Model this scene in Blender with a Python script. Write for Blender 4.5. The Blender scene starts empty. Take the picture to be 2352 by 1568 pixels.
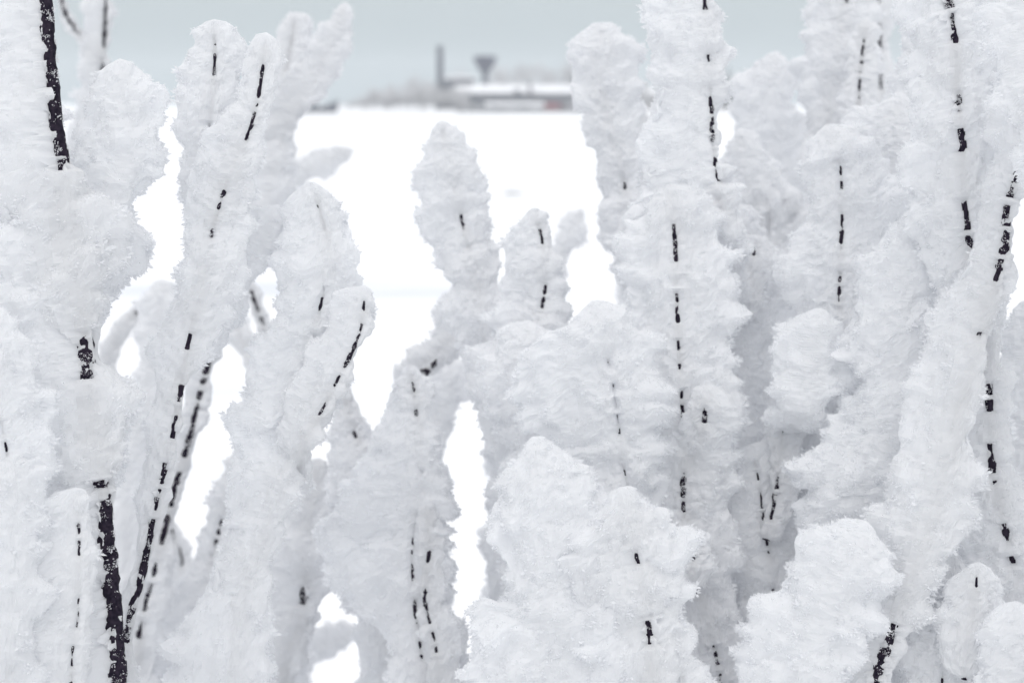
import bpy, math, random
import numpy as np
from mathutils import Vector

# ------------------------------------------------------------------ camera, sky, sun, exposure
SC = bpy.context.scene
COL = SC.collection
W, H, FPX = 2352.0, 1568.0, 3267.0
CAMZ = 4.0
PITCH = math.atan((784 - 240) / FPX)
cam_d = bpy.data.cameras.new('camera')
cam_d.sensor_width = 36.0
cam_d.lens = 36.0 * FPX / W
cam_d.clip_start = 0.05
cam_d.clip_end = 20000
cam_d.dof.use_dof = True
cam_d.dof.focus_distance = 1.30
cam_d.dof.aperture_fstop = 5.2
cam = bpy.data.objects.new('camera', cam_d)
cam.location = (0, 0, CAMZ)
cam.rotation_euler = (math.radians(90) - PITCH, 0, 0)
COL.objects.link(cam)
SC.camera = cam

world = bpy.data.worlds.new('World')
SC.world = world
world.use_nodes = True
nt = world.node_tree
nt.nodes.clear()
SUN_EL, SUN_AZ = math.radians(62), math.radians(190)
out = nt.nodes.new('ShaderNodeOutputWorld')
bg_sky = nt.nodes.new('ShaderNodeBackground')
sky = nt.nodes.new('ShaderNodeTexSky')
sky.sky_type = 'NISHITA'
sky.sun_disc = False
sky.sun_elevation = SUN_EL
sky.sun_rotation = SUN_AZ
sky.air_density = 1.0
sky.dust_density = 4.0
hs = nt.nodes.new('ShaderNodeHueSaturation')
hs.inputs['Saturation'].default_value = 0.25
nt.links.new(sky.outputs['Color'], hs.inputs['Color'])
nt.links.new(hs.outputs['Color'], bg_sky.inputs['Color'])
bg_sky.inputs['Strength'].default_value = 0.02
# even layer of cloud: dimmer at the horizon, brighter overhead
bg_cl = nt.nodes.new('ShaderNodeBackground')
tc = nt.nodes.new('ShaderNodeTexCoord')
sep = nt.nodes.new('ShaderNodeSeparateXYZ')
nt.links.new(tc.outputs['Generated'], sep.inputs['Vector'])
rmp = nt.nodes.new('ShaderNodeValToRGB')
e = rmp.color_ramp.elements
e[0].position = 0.0;  e[0].color = (0.29, 0.365, 0.395, 1)
e[1].position = 1.0;  e[1].color = (1.05, 1.05, 1.08, 1)
m = e.new(0.10); m.color = (0.50, 0.553, 0.575, 1)
m = e.new(0.45); m.color = (0.60, 0.62, 0.65, 1)
nt.links.new(sep.outputs['Z'], rmp.inputs['Fac'])
nt.links.new(rmp.outputs['Color'], bg_cl.inputs['Color'])
bg_cl.inputs['Strength'].default_value = 1.0
add = nt.nodes.new('ShaderNodeAddShader')
nt.links.new(bg_sky.outputs[0], add.inputs[0])
nt.links.new(bg_cl.outputs[0], add.inputs[1])
nt.links.new(add.outputs[0], out.inputs['Surface'])

sun_d = bpy.data.lights.new('sun', 'SUN')
sun_d.energy = 0.8
sun_d.angle = math.radians(70)
sun_d.color = (1.0, 0.97, 0.93)
sun = bpy.data.objects.new('sun', sun_d)
COL.objects.link(sun)
# sun behind and to one side of the camera, high
sv = Vector((math.sin(SUN_AZ) * math.cos(SUN_EL), math.cos(SUN_AZ) * math.cos(SUN_EL), math.sin(SUN_EL)))
sun.rotation_euler = sv.to_track_quat('Z', 'Y').to_euler()
sun.location = (0, 0, 30)

SC.view_settings.view_transform = 'Standard'
SC.view_settings.look = 'None'
SC.view_settings.exposure = 0.06
SC.view_settings.gamma = 1.0
SC.render.engine = 'CYCLES'
SC.cycles.use_denoising = True
SC.cycles.diffuse_bounces = 9
SC.cycles.transmission_bounces = 9
SC.cycles.volume_bounces = 1
SC.cycles.max_bounces = 14

# ------------------------------------------------------------------ helpers
RNG = np.random.default_rng(7)
random.seed(7)
cR = np.array((1.0, 0, 0))
cF = np.array((0, math.cos(PITCH), -math.sin(PITCH)))
cU = np.array((0, math.sin(PITCH), math.cos(PITCH)))
C0 = np.array((0, 0, CAMZ))


def P(x, y, d):
    """photo point (2352 wide) at depth d metres"""
    return C0 + d * (cF + cR * (x - W / 2) / FPX + cU * (H / 2 - y) / FPX)


def at_dist(x, Y):
    """world x for a photo column at ground distance Y"""
    return (x - W / 2) / FPX * Y / math.cos(PITCH) * 1.0


def z_at(y, Y):
    a = math.atan((H / 2 - y) / FPX) - PITCH
    return CAMZ + math.tan(a) * Y


def tag(o, label=None, cat=None, group=None, kind=None):
    if label: o['label'] = label
    if cat: o['category'] = cat
    if group: o['group'] = group
    if kind: o['kind'] = kind
    return o


def empty(name, loc, label, cat, group=None):
    o = bpy.data.objects.new(name, None)
    COL.objects.link(o)
    o.location = loc
    o.empty_display_size = 0.1
    return tag(o, label, cat, group)


def mesh_np(name, V, F4, F3, mats, parent=None, smooth=False, mat_idx=None):
    """quads F4 (n,4) and tris F3 (m,3) arrays -> one mesh object"""
    me = bpy.data.meshes.new(name)
    V = np.asarray(V, dtype=np.float32)
    if parent is not None:
        V = V - np.array(tuple(WORLD.get(parent.name, (0, 0, 0))), dtype=np.float32)
    F4 = np.asarray(F4, dtype=np.int32).reshape(-1, 4)
    F3 = np.asarray(F3, dtype=np.int32).reshape(-1, 3)
    nl = F4.size + F3.size
    me.vertices.add(len(V))
    me.vertices.foreach_set('co', V.ravel())
    me.loops.add(nl)
    me.loops.foreach_set('vertex_index', np.concatenate((F4.ravel(), F3.ravel())))
    npoly = len(F4) + len(F3)
    me.polygons.add(npoly)
    st = np.concatenate((np.arange(len(F4)) * 4, F4.size + np.arange(len(F3)) * 3)).astype(np.int32)
    me.polygons.foreach_set('loop_start', st)
    for m_ in mats:
        me.materials.append(m_)
    if mat_idx is not None:
        me.polygons.foreach_set('material_index', np.asarray(mat_idx, dtype=np.int32))
    me.polygons.foreach_set('use_smooth', np.full(npoly, bool(smooth)))
    me.update(calc_edges=True)
    me.validate()
    o = bpy.data.objects.new(name, me)
    COL.objects.link(o)
    if parent is not None:
        o.parent = parent
    return o


WORLD = {}   # world location of parents (children meshes are stored relative to them)


def hash3(i, j, k, seed):
    h = (i * 374761393 + j * 668265263 + k * 2147483647 + seed * 974711) & 0xFFFFFFFF
    h = ((h ^ (h >> 13)) * 1274126177) & 0xFFFFFFFF
    h = h ^ (h >> 16)
    return (h & 0xFFFF) / 65535.0 * 2 - 1


def vnoise(p, scale, seed=0):
    q = p / scale
    b = np.floor(q).astype(np.int64)
    f = q - b
    f = f * f * f * (f * (f * 6 - 15) + 10)
    r = 0
    for dx in (0, 1):
        wx = f[..., 0] if dx else 1 - f[..., 0]
        for dy in (0, 1):
            wy = f[..., 1] if dy else 1 - f[..., 1]
            for dz in (0, 1):
                wz = f[..., 2] if dz else 1 - f[..., 2]
                r = r + wx * wy * wz * hash3(b[..., 0] + dx, b[..., 1] + dy, b[..., 2] + dz, seed)
    return r


def sstep(a, b, x):
    t = np.clip((x - a) / (b - a), 0, 1)
    return t * t * (3 - 2 * t)


def catmull(pts, n):
    """pts (k,c) resampled to about n rows, returns rows"""
    pts = np.asarray(pts, float)
    k = len(pts)
    if k == 2:
        t = np.linspace(0, 1, n)[:, None]
        return pts[0] * (1 - t) + pts[1] * t
    ext = np.vstack((2 * pts[0] - pts[1], pts, 2 * pts[-1] - pts[-2]))
    u = np.linspace(0, k - 1 - 1e-6, n)
    i = u.astype(int); t = (u - i)[:, None]
    p0, p1, p2, p3 = ext[i], ext[i + 1], ext[i + 2], ext[i + 3]
    return 0.5 * (2 * p1 + (p2 - p0) * t + (2 * p0 - 5 * p1 + 4 * p2 - p3) * t ** 2 + (3 * p1 - p0 - 3 * p2 + p3) * t ** 3)


# ------------------------------------------------------------------ materials
def new_mat(name):
    mt = bpy.data.materials.new(name)
    mt.use_nodes = True
    n = mt.node_tree
    for x in list(n.nodes):
        n.nodes.remove(x)
    o_ = n.nodes.new('ShaderNodeOutputMaterial')
    return mt, n, o_


def simple_mat(name, c1, c2=None, scale=1.0, rough=0.8, bump=0.0, detail=4, emit=None):
    mt, n, o_ = new_mat(name)
    b = n.nodes.new('ShaderNodeBsdfPrincipled')
    b.inputs['Roughness'].default_value = rough
    b.inputs['Specular IOR Level'].default_value = 0.2
    if c2 is None:
        b.inputs['Base Color'].default_value = (*c1, 1)
    else:
        t = n.nodes.new('ShaderNodeTexCoord')
        ns = n.nodes.new('ShaderNodeTexNoise')
        ns.inputs['Scale'].default_value = scale
        ns.inputs['Detail'].default_value = detail
        n.links.new(t.outputs['Object'], ns.inputs['Vector'])
        r = n.nodes.new('ShaderNodeValToRGB')
        r.color_ramp.elements[0].position = 0.35; r.color_ramp.elements[0].color = (*c1, 1)
        r.color_ramp.elements[1].position = 0.65; r.color_ramp.elements[1].color = (*c2, 1)
        n.links.new(ns.outputs['Fac'], r.inputs['Fac'])
        n.links.new(r.outputs['Color'], b.inputs['Base Color'])
        if bump:
            bp = n.nodes.new('ShaderNodeBump')
            bp.inputs['Strength'].default_value = bump
            bp.inputs['Distance'].default_value = 0.002
            n.links.new(ns.outputs['Fac'], bp.inputs['Height'])
            n.links.new(bp.outputs['Normal'], b.inputs['Normal'])
    n.links.new(b.outputs[0], o_.inputs['Surface'])
    return mt


def frost_mat(name, col, trans):
    mt, n, o_ = new_mat(name)
    d = n.nodes.new('ShaderNodeBsdfDiffuse')
    t = n.nodes.new('ShaderNodeBsdfTranslucent')
    tc_ = n.nodes.new('ShaderNodeTexCoord')
    ns = n.nodes.new('ShaderNodeTexNoise')
    ns.inputs['Scale'].default_value = 28
    ns.inputs['Detail'].default_value = 5
    n.links.new(tc_.outputs['Object'], ns.inputs['Vector'])
    r = n.nodes.new('ShaderNodeValToRGB')
    lo = tuple(c * 0.96 for c in col)
    r.color_ramp.elements[0].position = 0.3; r.color_ramp.elements[0].color = (*lo, 1)
    r.color_ramp.elements[1].position = 0.7; r.color_ramp.elements[1].color = (*col, 1)
    n.links.new(ns.outputs['Fac'], r.inputs['Fac'])
    n.links.new(r.outputs['Color'], d.inputs['Color'])
    n.links.new(r.outputs['Color'], t.inputs['Color'])
    mx = n.nodes.new('ShaderNodeMixShader')
    mx.inputs['Fac'].default_value = trans
    n.links.new(d.outputs[0], mx.inputs[1])
    n.links.new(t.outputs[0], mx.inputs[2])
    n.links.new(mx.outputs[0], o_.inputs['Surface'])
    return mt


M_CORE = frost_mat('frost_mass', (0.942, 0.947, 0.959), 0.4)
M_CRYS = frost_mat('frost_crystal', (0.938, 0.943, 0.955), 0.5)
M_BARK = simple_mat('bark', (0.007, 0.005, 0.014), (0.030, 0.022, 0.036), 240, 0.85, 0.6)


def snow_mat():
    mt, n, o_ = new_mat('river_snow')
    b = n.nodes.new('ShaderNodeBsdfPrincipled')
    b.inputs['Roughness'].default_value = 0.9
    b.inputs['Specular IOR Level'].default_value = 0.1
    t = n.nodes.new('ShaderNodeTexCoord')
    mp = n.nodes.new('ShaderNodeMapping')
    mp.inputs['Scale'].default_value = (0.05, 0.28, 1)
    n.links.new(t.outputs['Object'], mp.inputs['Vector'])
    ns = n.nodes.new('ShaderNodeTexNoise')
    ns.inputs['Scale'].default_value = 1.0
    ns.inputs['Detail'].default_value = 5
    n.links.new(mp.outputs[0], ns.inputs['Vector'])
    r = n.nodes.new('ShaderNodeValToRGB')
    r.color_ramp.elements[0].position = 0.30; r.color_ramp.elements[0].color = (0.76, 0.79, 0.85, 1)
    r.color_ramp.elements[1].position = 0.46; r.color_ramp.elements[1].color = (0.95, 0.955, 0.965, 1)
    n.links.new(ns.outputs['Fac'], r.inputs['Fac'])
    n.links.new(r.outputs['Color'], b.inputs['Base Color'])
    n2 = n.nodes.new('ShaderNodeTexNoise')
    n2.inputs['Scale'].default_value = 1.5
    n2.inputs['Detail'].default_value = 8
    n.links.new(t.outputs['Object'], n2.inputs['Vector'])
    bp = n.nodes.new('ShaderNodeBump')
    bp.inputs['Strength'].default_value = 0.3
    bp.inputs['Distance'].default_value = 0.05
    n.links.new(n2.outputs['Fac'], bp.inputs['Height'])
    n.links.new(bp.outputs['Normal'], b.inputs['Normal'])
    n.links.new(b.outputs[0], o_.inputs['Surface'])
    return mt


M_SNOW = snow_mat()
M_ROOFSNOW = simple_mat('roof_snow', (0.86, 0.87, 0.89), (0.93, 0.93, 0.95), 0.3, 0.9)


# ------------------------------------------------------------------ ground: bank, frozen river, far land
def gz(y):
    y = np.asarray(y, float)
    near = 2.45 * (1 - sstep(0.3, 7.0, y))
    far = 1.3 * sstep(700, 712, y) + 10 * sstep(900, 3500, y)
    return near + far


def build_ground():
    ys = np.concatenate((np.linspace(-60, 0, 12), np.linspace(0.3, 9, 60), np.geomspace(9.6, 690, 60),
                         np.linspace(700, 712, 7), np.geomspace(720, 1900, 24)))
    xs = np.concatenate((-np.geomspace(1500, 9, 36), np.linspace(-8.5, 8.5, 60), np.geomspace(9, 1500, 36)))
    X, Y = np.meshgrid(xs, ys)
    p = np.stack((X, Y, 0 * X), -1)
    Z = gz(Y)
    nearf = np.clip(1 - (np.abs(X) + np.abs(Y)) / 400, 0, 1)
    Z = Z + (0.05 * vnoise(p, 1.7, 3) + 0.10 * vnoise(p * np.array((0.35, 1, 1)), 5.0, 4)) * nearf
    V = np.stack((X, Y, Z), -1).reshape(-1, 3)
    ny, nx = X.shape
    i = (np.arange(ny - 1)[:, None] * nx + np.arange(nx - 1)[None]).ravel()
    F = np.stack((i, i + 1, i + 1 + nx, i + nx), -1)
    o = mesh_np('ground', V, F, [], [M_SNOW], smooth=True)
    tag(o, kind='structure', label='flat white snow over the frozen river and its banks')


build_ground()


# ------------------------------------------------------------------ frosted stems
BW = 1.15


def branch_arrays(pts, bark, bare, seed, d0, extra_tail=None, twist=0.0, open_ang=(56, 86), fine=True):
    """pts: (x, y, L, R[, d]) in photo pixels from tip to base. returns bark and frost arrays in world space"""
    rows = []
    if bare:
        bark = (max(bark[0], 10), max(bark[1], 11))
    for q in pts:
        d = q[4] if len(q) > 4 else d0
        pw = P(q[0], q[1], d)
        rows.append((*pw, q[2] * d / FPX, q[3] * d / FPX, q[0], q[1], d))
    rows = np.array(rows)
    seglen = np.linalg.norm(np.diff(rows[:, :3], axis=0), axis=1).sum()
    Lmax = max(max(q[2], q[3]) for q in pts) * d0 / FPX
    step = 0.0028 * max(1.0, d0 / 1.6)
    n = int(seglen / step) + 2
    R_ = catmull(rows, n)
    R_[:, 3:5] = np.maximum(R_[:, 3:5], 0.0012)
    if extra_tail:
        # carry the stem on below the picture down to the snow of the bank
        last = R_[-1].copy()
        gx, gy = last[0] + extra_tail[0], last[1] + extra_tail[1]
        gzz = float(gz(gy)) - 0.10
        m_ = 26
        tt = np.linspace(0, 1, m_ + 1)[1:, None]
        tail = np.repeat(last[None], m_, 0)
        goal = np.array((gx, gy, gzz))
        tail[:, :3] = last[:3] * (1 - tt) + goal * tt
        tail[:, :2] += 0.02 * np.sin(tt * 5 + seed)
        tail[:, 3:5] = last[3:5] * (1 - 0.55 * tt)
        tail[:, 6] = 5000
        R_ = np.vstack((R_, tail))
    c = R_[:, :3]
    N = len(c)
    T = np.gradient(c, axis=0)
    T /= np.linalg.norm(T, axis=1)[:, None]
    wn = int(min(max(3, 0.035 / step), N // 3))
    ker = np.hanning(2 * wn + 3); ker /= ker.sum()
    Tp = np.vstack((np.repeat(T[:1], wn + 1, 0), T, np.repeat(T[-1:], wn + 1, 0)))
    T = np.stack([np.convolve(Tp[:, i_], ker, 'valid') for i_ in range(3)], -1)
    T /= np.linalg.norm(T, axis=1)[:, None]
    # small wander of the wood
    s = np.concatenate(([0], np.cumsum(np.linalg.norm(np.diff(c, axis=0), axis=1))))
    F = C0 - c
    F -= (F * T).sum(1)[:, None] * T
    F /= np.linalg.norm(F, axis=1)[:, None]
    X = np.cross(F, T)
    X *= np.sign((X @ cR))[:, None]
    ex = R_[:, 3:5]
    yy = R_[:, 6]
    # bare mask along the stem
    b = np.zeros(N)
    for (y0, y1, *k) in bare:
        k = min(1.0, 0.25 + k[0]) if k else 1.0
        b = np.maximum(b, k * sstep(y0 - 8, y0 + 2, yy) * (1 - sstep(y1 - 2, y1 + 8, yy)))
    sp = np.stack((s, 0 * s + seed * 3.1, 0 * s), -1)
    b = np.clip(b * (1.0 + 0.45 * vnoise(sp, 0.006, seed)), 0, 1)
    # ---- bark tube
    br0, br1 = bark[0] * BW * d0 / FPX / 2, bark[1] * BW * d0 / FPX / 2
    frac = s / s[-1]
    rb = br0 + (br1 - br0) * frac
    rb = rb * (0.03 + 0.97 * sstep(0.003, 0.020, s))
    nb = 10
    th = np.linspace(0, 2 * math.pi, nb, endpoint=False)
    off = (np.cos(th)[None, :, None] * X[:, None] + np.sin(th)[None, :, None] * F[:, None])
    Vb = c[:, None] + off * rb[:, None, None]
    Vb = Vb + off * (rb[:, None] * 0.22 * vnoise(Vb, 0.005, seed + 9))[..., None]
    # ---- frost coat: an ellipse round the wood (wide across the wind, shallow along it), displaced along its normal
    rs = float(np.median(ex.sum(1) / 2))
    mean = ex.mean(1)
    rbm = float(np.median(rb))
    rbf = (bark[0] + (bark[1] - bark[0]) * s / s[-1]) * BW * d0 / FPX / 2
    if len(bare):
        kw_ = np.hanning(33)[1:-1]
        near = np.clip(2.5 * np.convolve(np.pad(b, 15, mode='edge'), kw_ / kw_.sum(), 'valid')[:N], 0, 1)
        near = near * near * (3 - 2 * near)
        front = np.maximum(rbf * 1.3, (0.24 - 0.14 * near) * mean) * (1.1 + 0.3 * vnoise(sp, 0.05, seed + 21))
    else:
        front = 0.30 * mean
    back = 0.40 * mean
    nt_ = int(np.clip(4.6 * rs / step, 24, 170))
    th = np.linspace(0, 2 * math.pi, nt_, endpoint=False)
    if len(bare):
        w_ = math.asin(min(0.95, 4.0 * rbm / rs))
        th = np.sort(np.unique(np.round(np.concatenate((th, math.pi / 2 + np.linspace(-w_, w_, 14))), 4)))
    ct, sn = np.cos(th)[None], np.sin(th)[None]
    tip = np.sqrt(np.clip(1 - (1 - np.clip(s / (mean.max() * 0.9 + 1e-6), 0, 1)) ** 2, 0, 1))
    if not extra_tail:
        sb = s[-1] - s
        tip = tip * np.sqrt(np.clip(1 - (1 - np.clip(sb / (mean[-1] * 1.6 + 1e-6), 0, 1)) ** 2, 0, 1))
    tip = 0.04 + 0.96 * tip
    ax = np.where(ct < 0, ex[:, :1], ex[:, 1:2]) * tip[:, None]
    ay = np.where(sn > 0, front[:, None], back[:, None]) * tip[:, None]
    ex_, ey_ = ax * ct, ay * sn
    nx_, ny_ = ct / ax, sn / ay
    nl = np.sqrt(nx_ ** 2 + ny_ ** 2); nx_, ny_ = nx_ / nl, ny_ / nl
    p = c[:, None] + ex_[..., None] * X[:, None] + ey_[..., None] * F[:, None]
    rr_ = np.sqrt(ex_ ** 2 + ey_ ** 2)
    amp = np.minimum(mean * tip, 0.05)[:, None] * np.clip(1.5 - mean[:, None] / 0.05, 1.0, 1.4)
    n1 = vnoise(p, 0.030 + rs * 0.35, seed)
    n2 = vnoise(p, 0.021, seed + 2)
    n3 = vnoise(p, 0.0100, seed + 3)
    n4 = vnoise(p, 0.0050, seed + 4)
    sidef = 0.20 + 0.80 * np.abs(nx_)
    dl = amp * (0.06 + sidef * (0.40 * n1 + 0.36 * n2 + 0.20 * n3)) + np.minimum(0.0020, amp * 0.2) * n4
    dl += RNG.normal(0, 1, dl.shape) * np.minimum(0.0003, amp * 0.03)
    dl *= np.clip(rr_ / (2.5 * rb[:, None]), 0.15, 1)
    gx, gy = ex_ + nx_ * dl, ey_ + ny_ * dl
    # open groove where the wood shows
    rbc = rb[:, None]
    e_ = np.abs(gx) + rbc * (1.0 * vnoise(p, 0.0095, seed + 5) + 1.3 * vnoise(p, 0.0045, seed + 6))
    close = np.where(sn > 0, sstep(1.0, 2.6, e_ / rbc), 1.0)
    k = b[:, None] * (1 - close)
    gr = np.sqrt(gx ** 2 + gy ** 2) + 1e-9
    r3 = gr * (1 - k) + k * rbc * 0.72
    r3 = np.maximum(r3, 0.0006)
    gx, gy = gx / gr * r3, gy / gr * r3
    Vf = c[:, None] + gx[..., None] * X[:, None] + gy[..., None] * F[:, None]
    wgt = np.clip((r3 - rbc * 2.5) / 0.02, 0, 1)[..., None]
    Vf = Vf + wgt * (F[:, None] * (0.0030 * vnoise(Vf, 0.022, seed + 11))[..., None]
                     + T[:, None] * (0.007 * vnoise(Vf, 0.034, seed + 12) + 0.003 * vnoise(Vf, 0.012, seed + 13))[..., None])
    return dict(c=c, Vb=Vb, Vf=Vf, r=r3, rb=rb, T=T, X=X, F=F, s=s, yy=yy, k=k, b=b)


def tube_faces(n, m):
    i = np.arange(n - 1)[:, None] * m
    j = np.arange(m)[None]
    j2 = (j + 1) % m
    return np.stack((i + j, i + j2, i + m + j2, i + m + j), -1).reshape(-1, 4)


def capped(V):
    n, m = V.shape[:2]
    F = tube_faces(n, m)
    VV = np.vstack((V.reshape(-1, 3), V[0].mean(0)[None], V[-1].mean(0)[None]))
    j = np.arange(m); j2 = (j + 1) % m
    a = np.stack((np.full(m, n * m), j2, j), -1)
    b = np.stack((np.full(m, n * m + 1), (n - 1) * m + j, (n - 1) * m + j2), -1)
    return VV, F, np.vstack((a, b))


CRYSTAL_DENS = 1 / (0.0021 ** 2)


def crystals(A, d0, dens=1.0, ln=1.0):
    """thin ice blades standing out of the frost surface"""
    V = A['Vf']; n, m = V.shape[:2]
    F = tube_faces(n, m)
    Vr = V.reshape(-1, 3)
    q = Vr[F]
    nrm = np.cross(q[:, 2] - q[:, 0], q[:, 3] - q[:, 1])
    ar = np.linalg.norm(nrm, axis=1) * 0.5
    nrm = nrm / (2 * ar[:, None] + 1e-12)
    cen = (A['c'][:, None] + 0 * V).reshape(-1, 3)[F[:, 0]]
    outw = q.mean(1) - cen
    flip = np.sign((nrm * outw).sum(1))
    flip[flip == 0] = 1
    nrm *= flip[:, None]
    below = (A['yy'] > 1660).repeat(m)[F[:, 0]]
    sc = max(1.0, d0 / 1.5)
    w = ar * CRYSTAL_DENS * dens / sc ** 2 * np.where(below, 0.10, 1.0)
    rr = A['r'].reshape(-1)[F[:, 0]]
    rbb = np.repeat(A['rb'], m)[F[:, 0]]
    w = np.where(rr < rbb * 1.02, w * 0.04, w)
    w = w * np.where(A['k'].reshape(-1)[F[:, 0]] > 0.6, 0.35, 1.0)
    cnt = RNG.poisson(np.minimum(w, 12))
    idx = np.repeat(np.arange(len(F)), cnt)
    K = len(idx)
    if K == 0:
        return np.zeros((0, 3)), np.zeros((0, 3), int)
    u, v = RNG.random((K, 1)), RNG.random((K, 1))
    q = q[idx]
    base = (q[:, 0] * (1 - u) + q[:, 1] * u) * (1 - v) + (q[:, 3] * (1 - u) + q[:, 2] * u) * v
    # clumped directions: neighbouring blades lean alike, like feathers of hoar frost
    lean = np.stack([vnoise(base, 0.008, 30 + i_) for i_ in range(3)], -1)
    dr = nrm[idx] + 0.55 * lean + RNG.normal(0, 0.33, (K, 3))
    dr /= np.linalg.norm(dr, axis=1)[:, None]
    clump = np.clip(0.75 + 0.9 * vnoise(base, 0.007, 41), 0.25, 1.8)[:, None]
    sidef = np.abs((dr * np.repeat(A['X'], m, 0)[F[:, 0]][idx]).sum(1))[:, None]
    L = RNG.uniform(0.0012, 0.0042, (K, 1)) * sc * ln * clump * (0.6 + 0.8 * sidef)
    small = np.clip(rr[idx][:, None] / 0.02, 0.25, 1)
    L *= small
    bz = (np.repeat(A['b'], m)[F[:, 0]][idx] > 0.25)[:, None]
    L = np.where(bz, L * np.clip((rr[idx] - rbb[idx] * 1.5) / (5 * rbb[idx]), 0.12, 1)[:, None], L)
    side = np.cross(dr, RNG.normal(0, 1, (K, 3)))
    side /= np.linalg.norm(side, axis=1)[:, None] + 1e-9
    wd = L * RNG.uniform(0.16, 0.34, (K, 1))
    b0 = base - dr * L * 0.15
    mid = base + dr * L * 0.42
    tipp = base + dr * L
    CV = np.stack((b0, mid + side * wd, tipp, mid - side * wd), 1).reshape(-1, 3)
    i = np.arange(K)[:, None] * 4
    CF = np.hstack((i, i + 1, i + 2, i + 3))
    return CV, CF


def rime(A, d0):
    """short rime needles on the bare wood itself"""
    V = A['Vb']; n, m = V.shape[:2]
    seg = np.gradient(A['s'])
    w = A['b'] * seg * 2 * math.pi * A['rb'] / (0.0011 ** 2)
    cl = vnoise(A['c'], 0.006, 77)
    w = w * np.clip(0.45 + 1.2 * cl, 0.05, 1.6) / max(1, d0 / 1.5) ** 2
    cnt = RNG.poisson(w * 2.2)
    i = np.repeat(np.arange(n), cnt)
    K = len(i)
    if K == 0:
        return np.zeros((0, 3)), np.zeros((0, 4), int)
    a = RNG.uniform(0, 2 * math.pi, K)
    dr = np.cos(a)[:, None] * A['X'][i] + np.sin(a)[:, None] * A['F'][i]
    base = A['c'][i] + dr * A['rb'][i][:, None] * 0.95 + A['T'][i] * (seg[i] * RNG.uniform(-.5, .5, K))[:, None]
    ok = vnoise(base, 0.0034, 78) + 0.6 * vnoise(base, 0.009, 79) > 0.10
    base, dr, i = base[ok], dr[ok], i[ok]; K = len(i)
    L = RNG.uniform(0.0007, 0.0026, (K, 1)) * max(1, d0 / 1.5)
    dr = dr + RNG.normal(0, 0.45, (K, 3)); dr /= np.linalg.norm(dr, axis=1)[:, None]
    side = np.cross(dr, RNG.normal(0, 1, (K, 3))); side /= np.linalg.norm(side, axis=1)[:, None] + 1e-9
    wd = L * 0.3
    CV = np.stack((base - dr * L * .1, base + dr * L * .4 + side * wd, base + dr * L, base + dr * L * .4 - side * wd), 1).reshape(-1, 3)
    return CV, np.arange(K * 4).reshape(-1, 4)


def bark_mesh(A, parent, name):
    V, F4, F3 = capped(A['Vb'])
    return mesh_np(name, V, F4, F3, [M_BARK], parent, smooth=True)


def frost_mesh(A, parent, d0, dens=1.0, ln=1.0):
    V, F4, F3 = capped(A['Vf'])
    CV, CF = crystals(A, d0, dens, ln)
    RV, RF = rime(A, d0)
    if len(RF):
        CF = np.vstack((CF, RF + len(CV))); CV = np.vstack((CV, RV))
    nv = len(V)
    F4a = np.vstack((F4, CF + nv)) if len(CF) else F4
    mi = np.concatenate((np.zeros(len(F4)), np.ones(len(CF)), np.zeros(len(F3))))
    V = np.vstack((V, CV))
    return mesh_np('frost_coat', V, F4a, F3, [M_CORE, M_CRYS], parent, smooth=False, mat_idx=mi)


STEMS = []


def S(label, d, pts, bark=(7, 10), bare=(), br=(), tail=(0, 0), group='frost covered shrub stems', **kw):
    STEMS.append((label, d, pts, bark, bare, br, tail, group, kw))


# every stem: (x, y, frost left, frost right[, depth]) from tip to foot
# --- left side
S('thick dark forked trunk at the far left with bare black bark low down', 1.26,
  [(90,-110,150,10),(105,60,150,5),(115,170,150,4),(128,300,150,4),(140,380,160,20),(160,560,170,95),(178,690,150,80),(192,780,130,40),
   (199,860,120,60),(214,1000,120,90),(228,1100,110,40),(240,1220,110,16),(252,1340,130,18),(262,1450,150,22),(272,1640,150,40)],
  bark=(30,58), bare=((-110,205),(235,358),(366,392,.8),(760,870),(1104,1640)), fray=1,
  br=[dict(pts=[(275,135,55,45),(285,235,85,84),(298,350,120,62),(280,450,130,46),(236,570,150,48),(205,680,140,42),(195,800,60,50)], bark=(6,12), bare=(), d=1.30)])
S('forked stem left of centre, dashed bark climbing to two frosted tips', 1.36,
  [(612,75,42,28),(600,180,50,34),(588,250,48,36),(570,305,62,40),(530,400,95,60),(505,465,80,70),(485,540,66,90),(470,640,52,86),(435,770,70,60),(418,870,60,22),
   (402,965,60,16),(376,1080,45,20),(350,1200,36,18),(325,1320,26,14),(292,1450,26,12),(285,1640,40,30)],
  bark=(10,32), bare=((150,225),(262,320),(440,480,.7),(528,545),(766,800),(885,920),(935,1005),(1060,1110,.8),(1120,1170,.8),(1190,1300),(1300,1470)), fray=1,
  br=[dict(pts=[(492,45,36,50),(494,120,55,62),(490,200,86,62),(482,300,62,64),(480,360,54,66),(482,450,56,70),(484,545,50,60)], bark=(7,10), bare=((88,175),(285,355)), d=1.38),
      dict(pts=[(640,470,40,50),(600,560,60,46),(545,650,70,40),(490,740,90,50),(450,820,60,40)], bark=(5,8), bare=(), d=1.42)])
S('pale blurred stem with thin broken bark beside the far left trunk', 2.7,
  [(245,-60,48,16),(240,60,50,14),(234,170,46,14),(226,240,46,20),(196,320,40,30),(160,420,40,40),(150,700,50,50),(160,1640,60,60)],
  bark=(9,12), bare=((-60,110),(140,250)), tail=(0,0),
  br=[dict(pts=[(128,-60,10,10),(150,30,10,10),(175,70,14,12),(215,130,16,12),(226,240,16,16)], bark=(7,9), bare=((-60,80),), d=2.7)])
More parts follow.
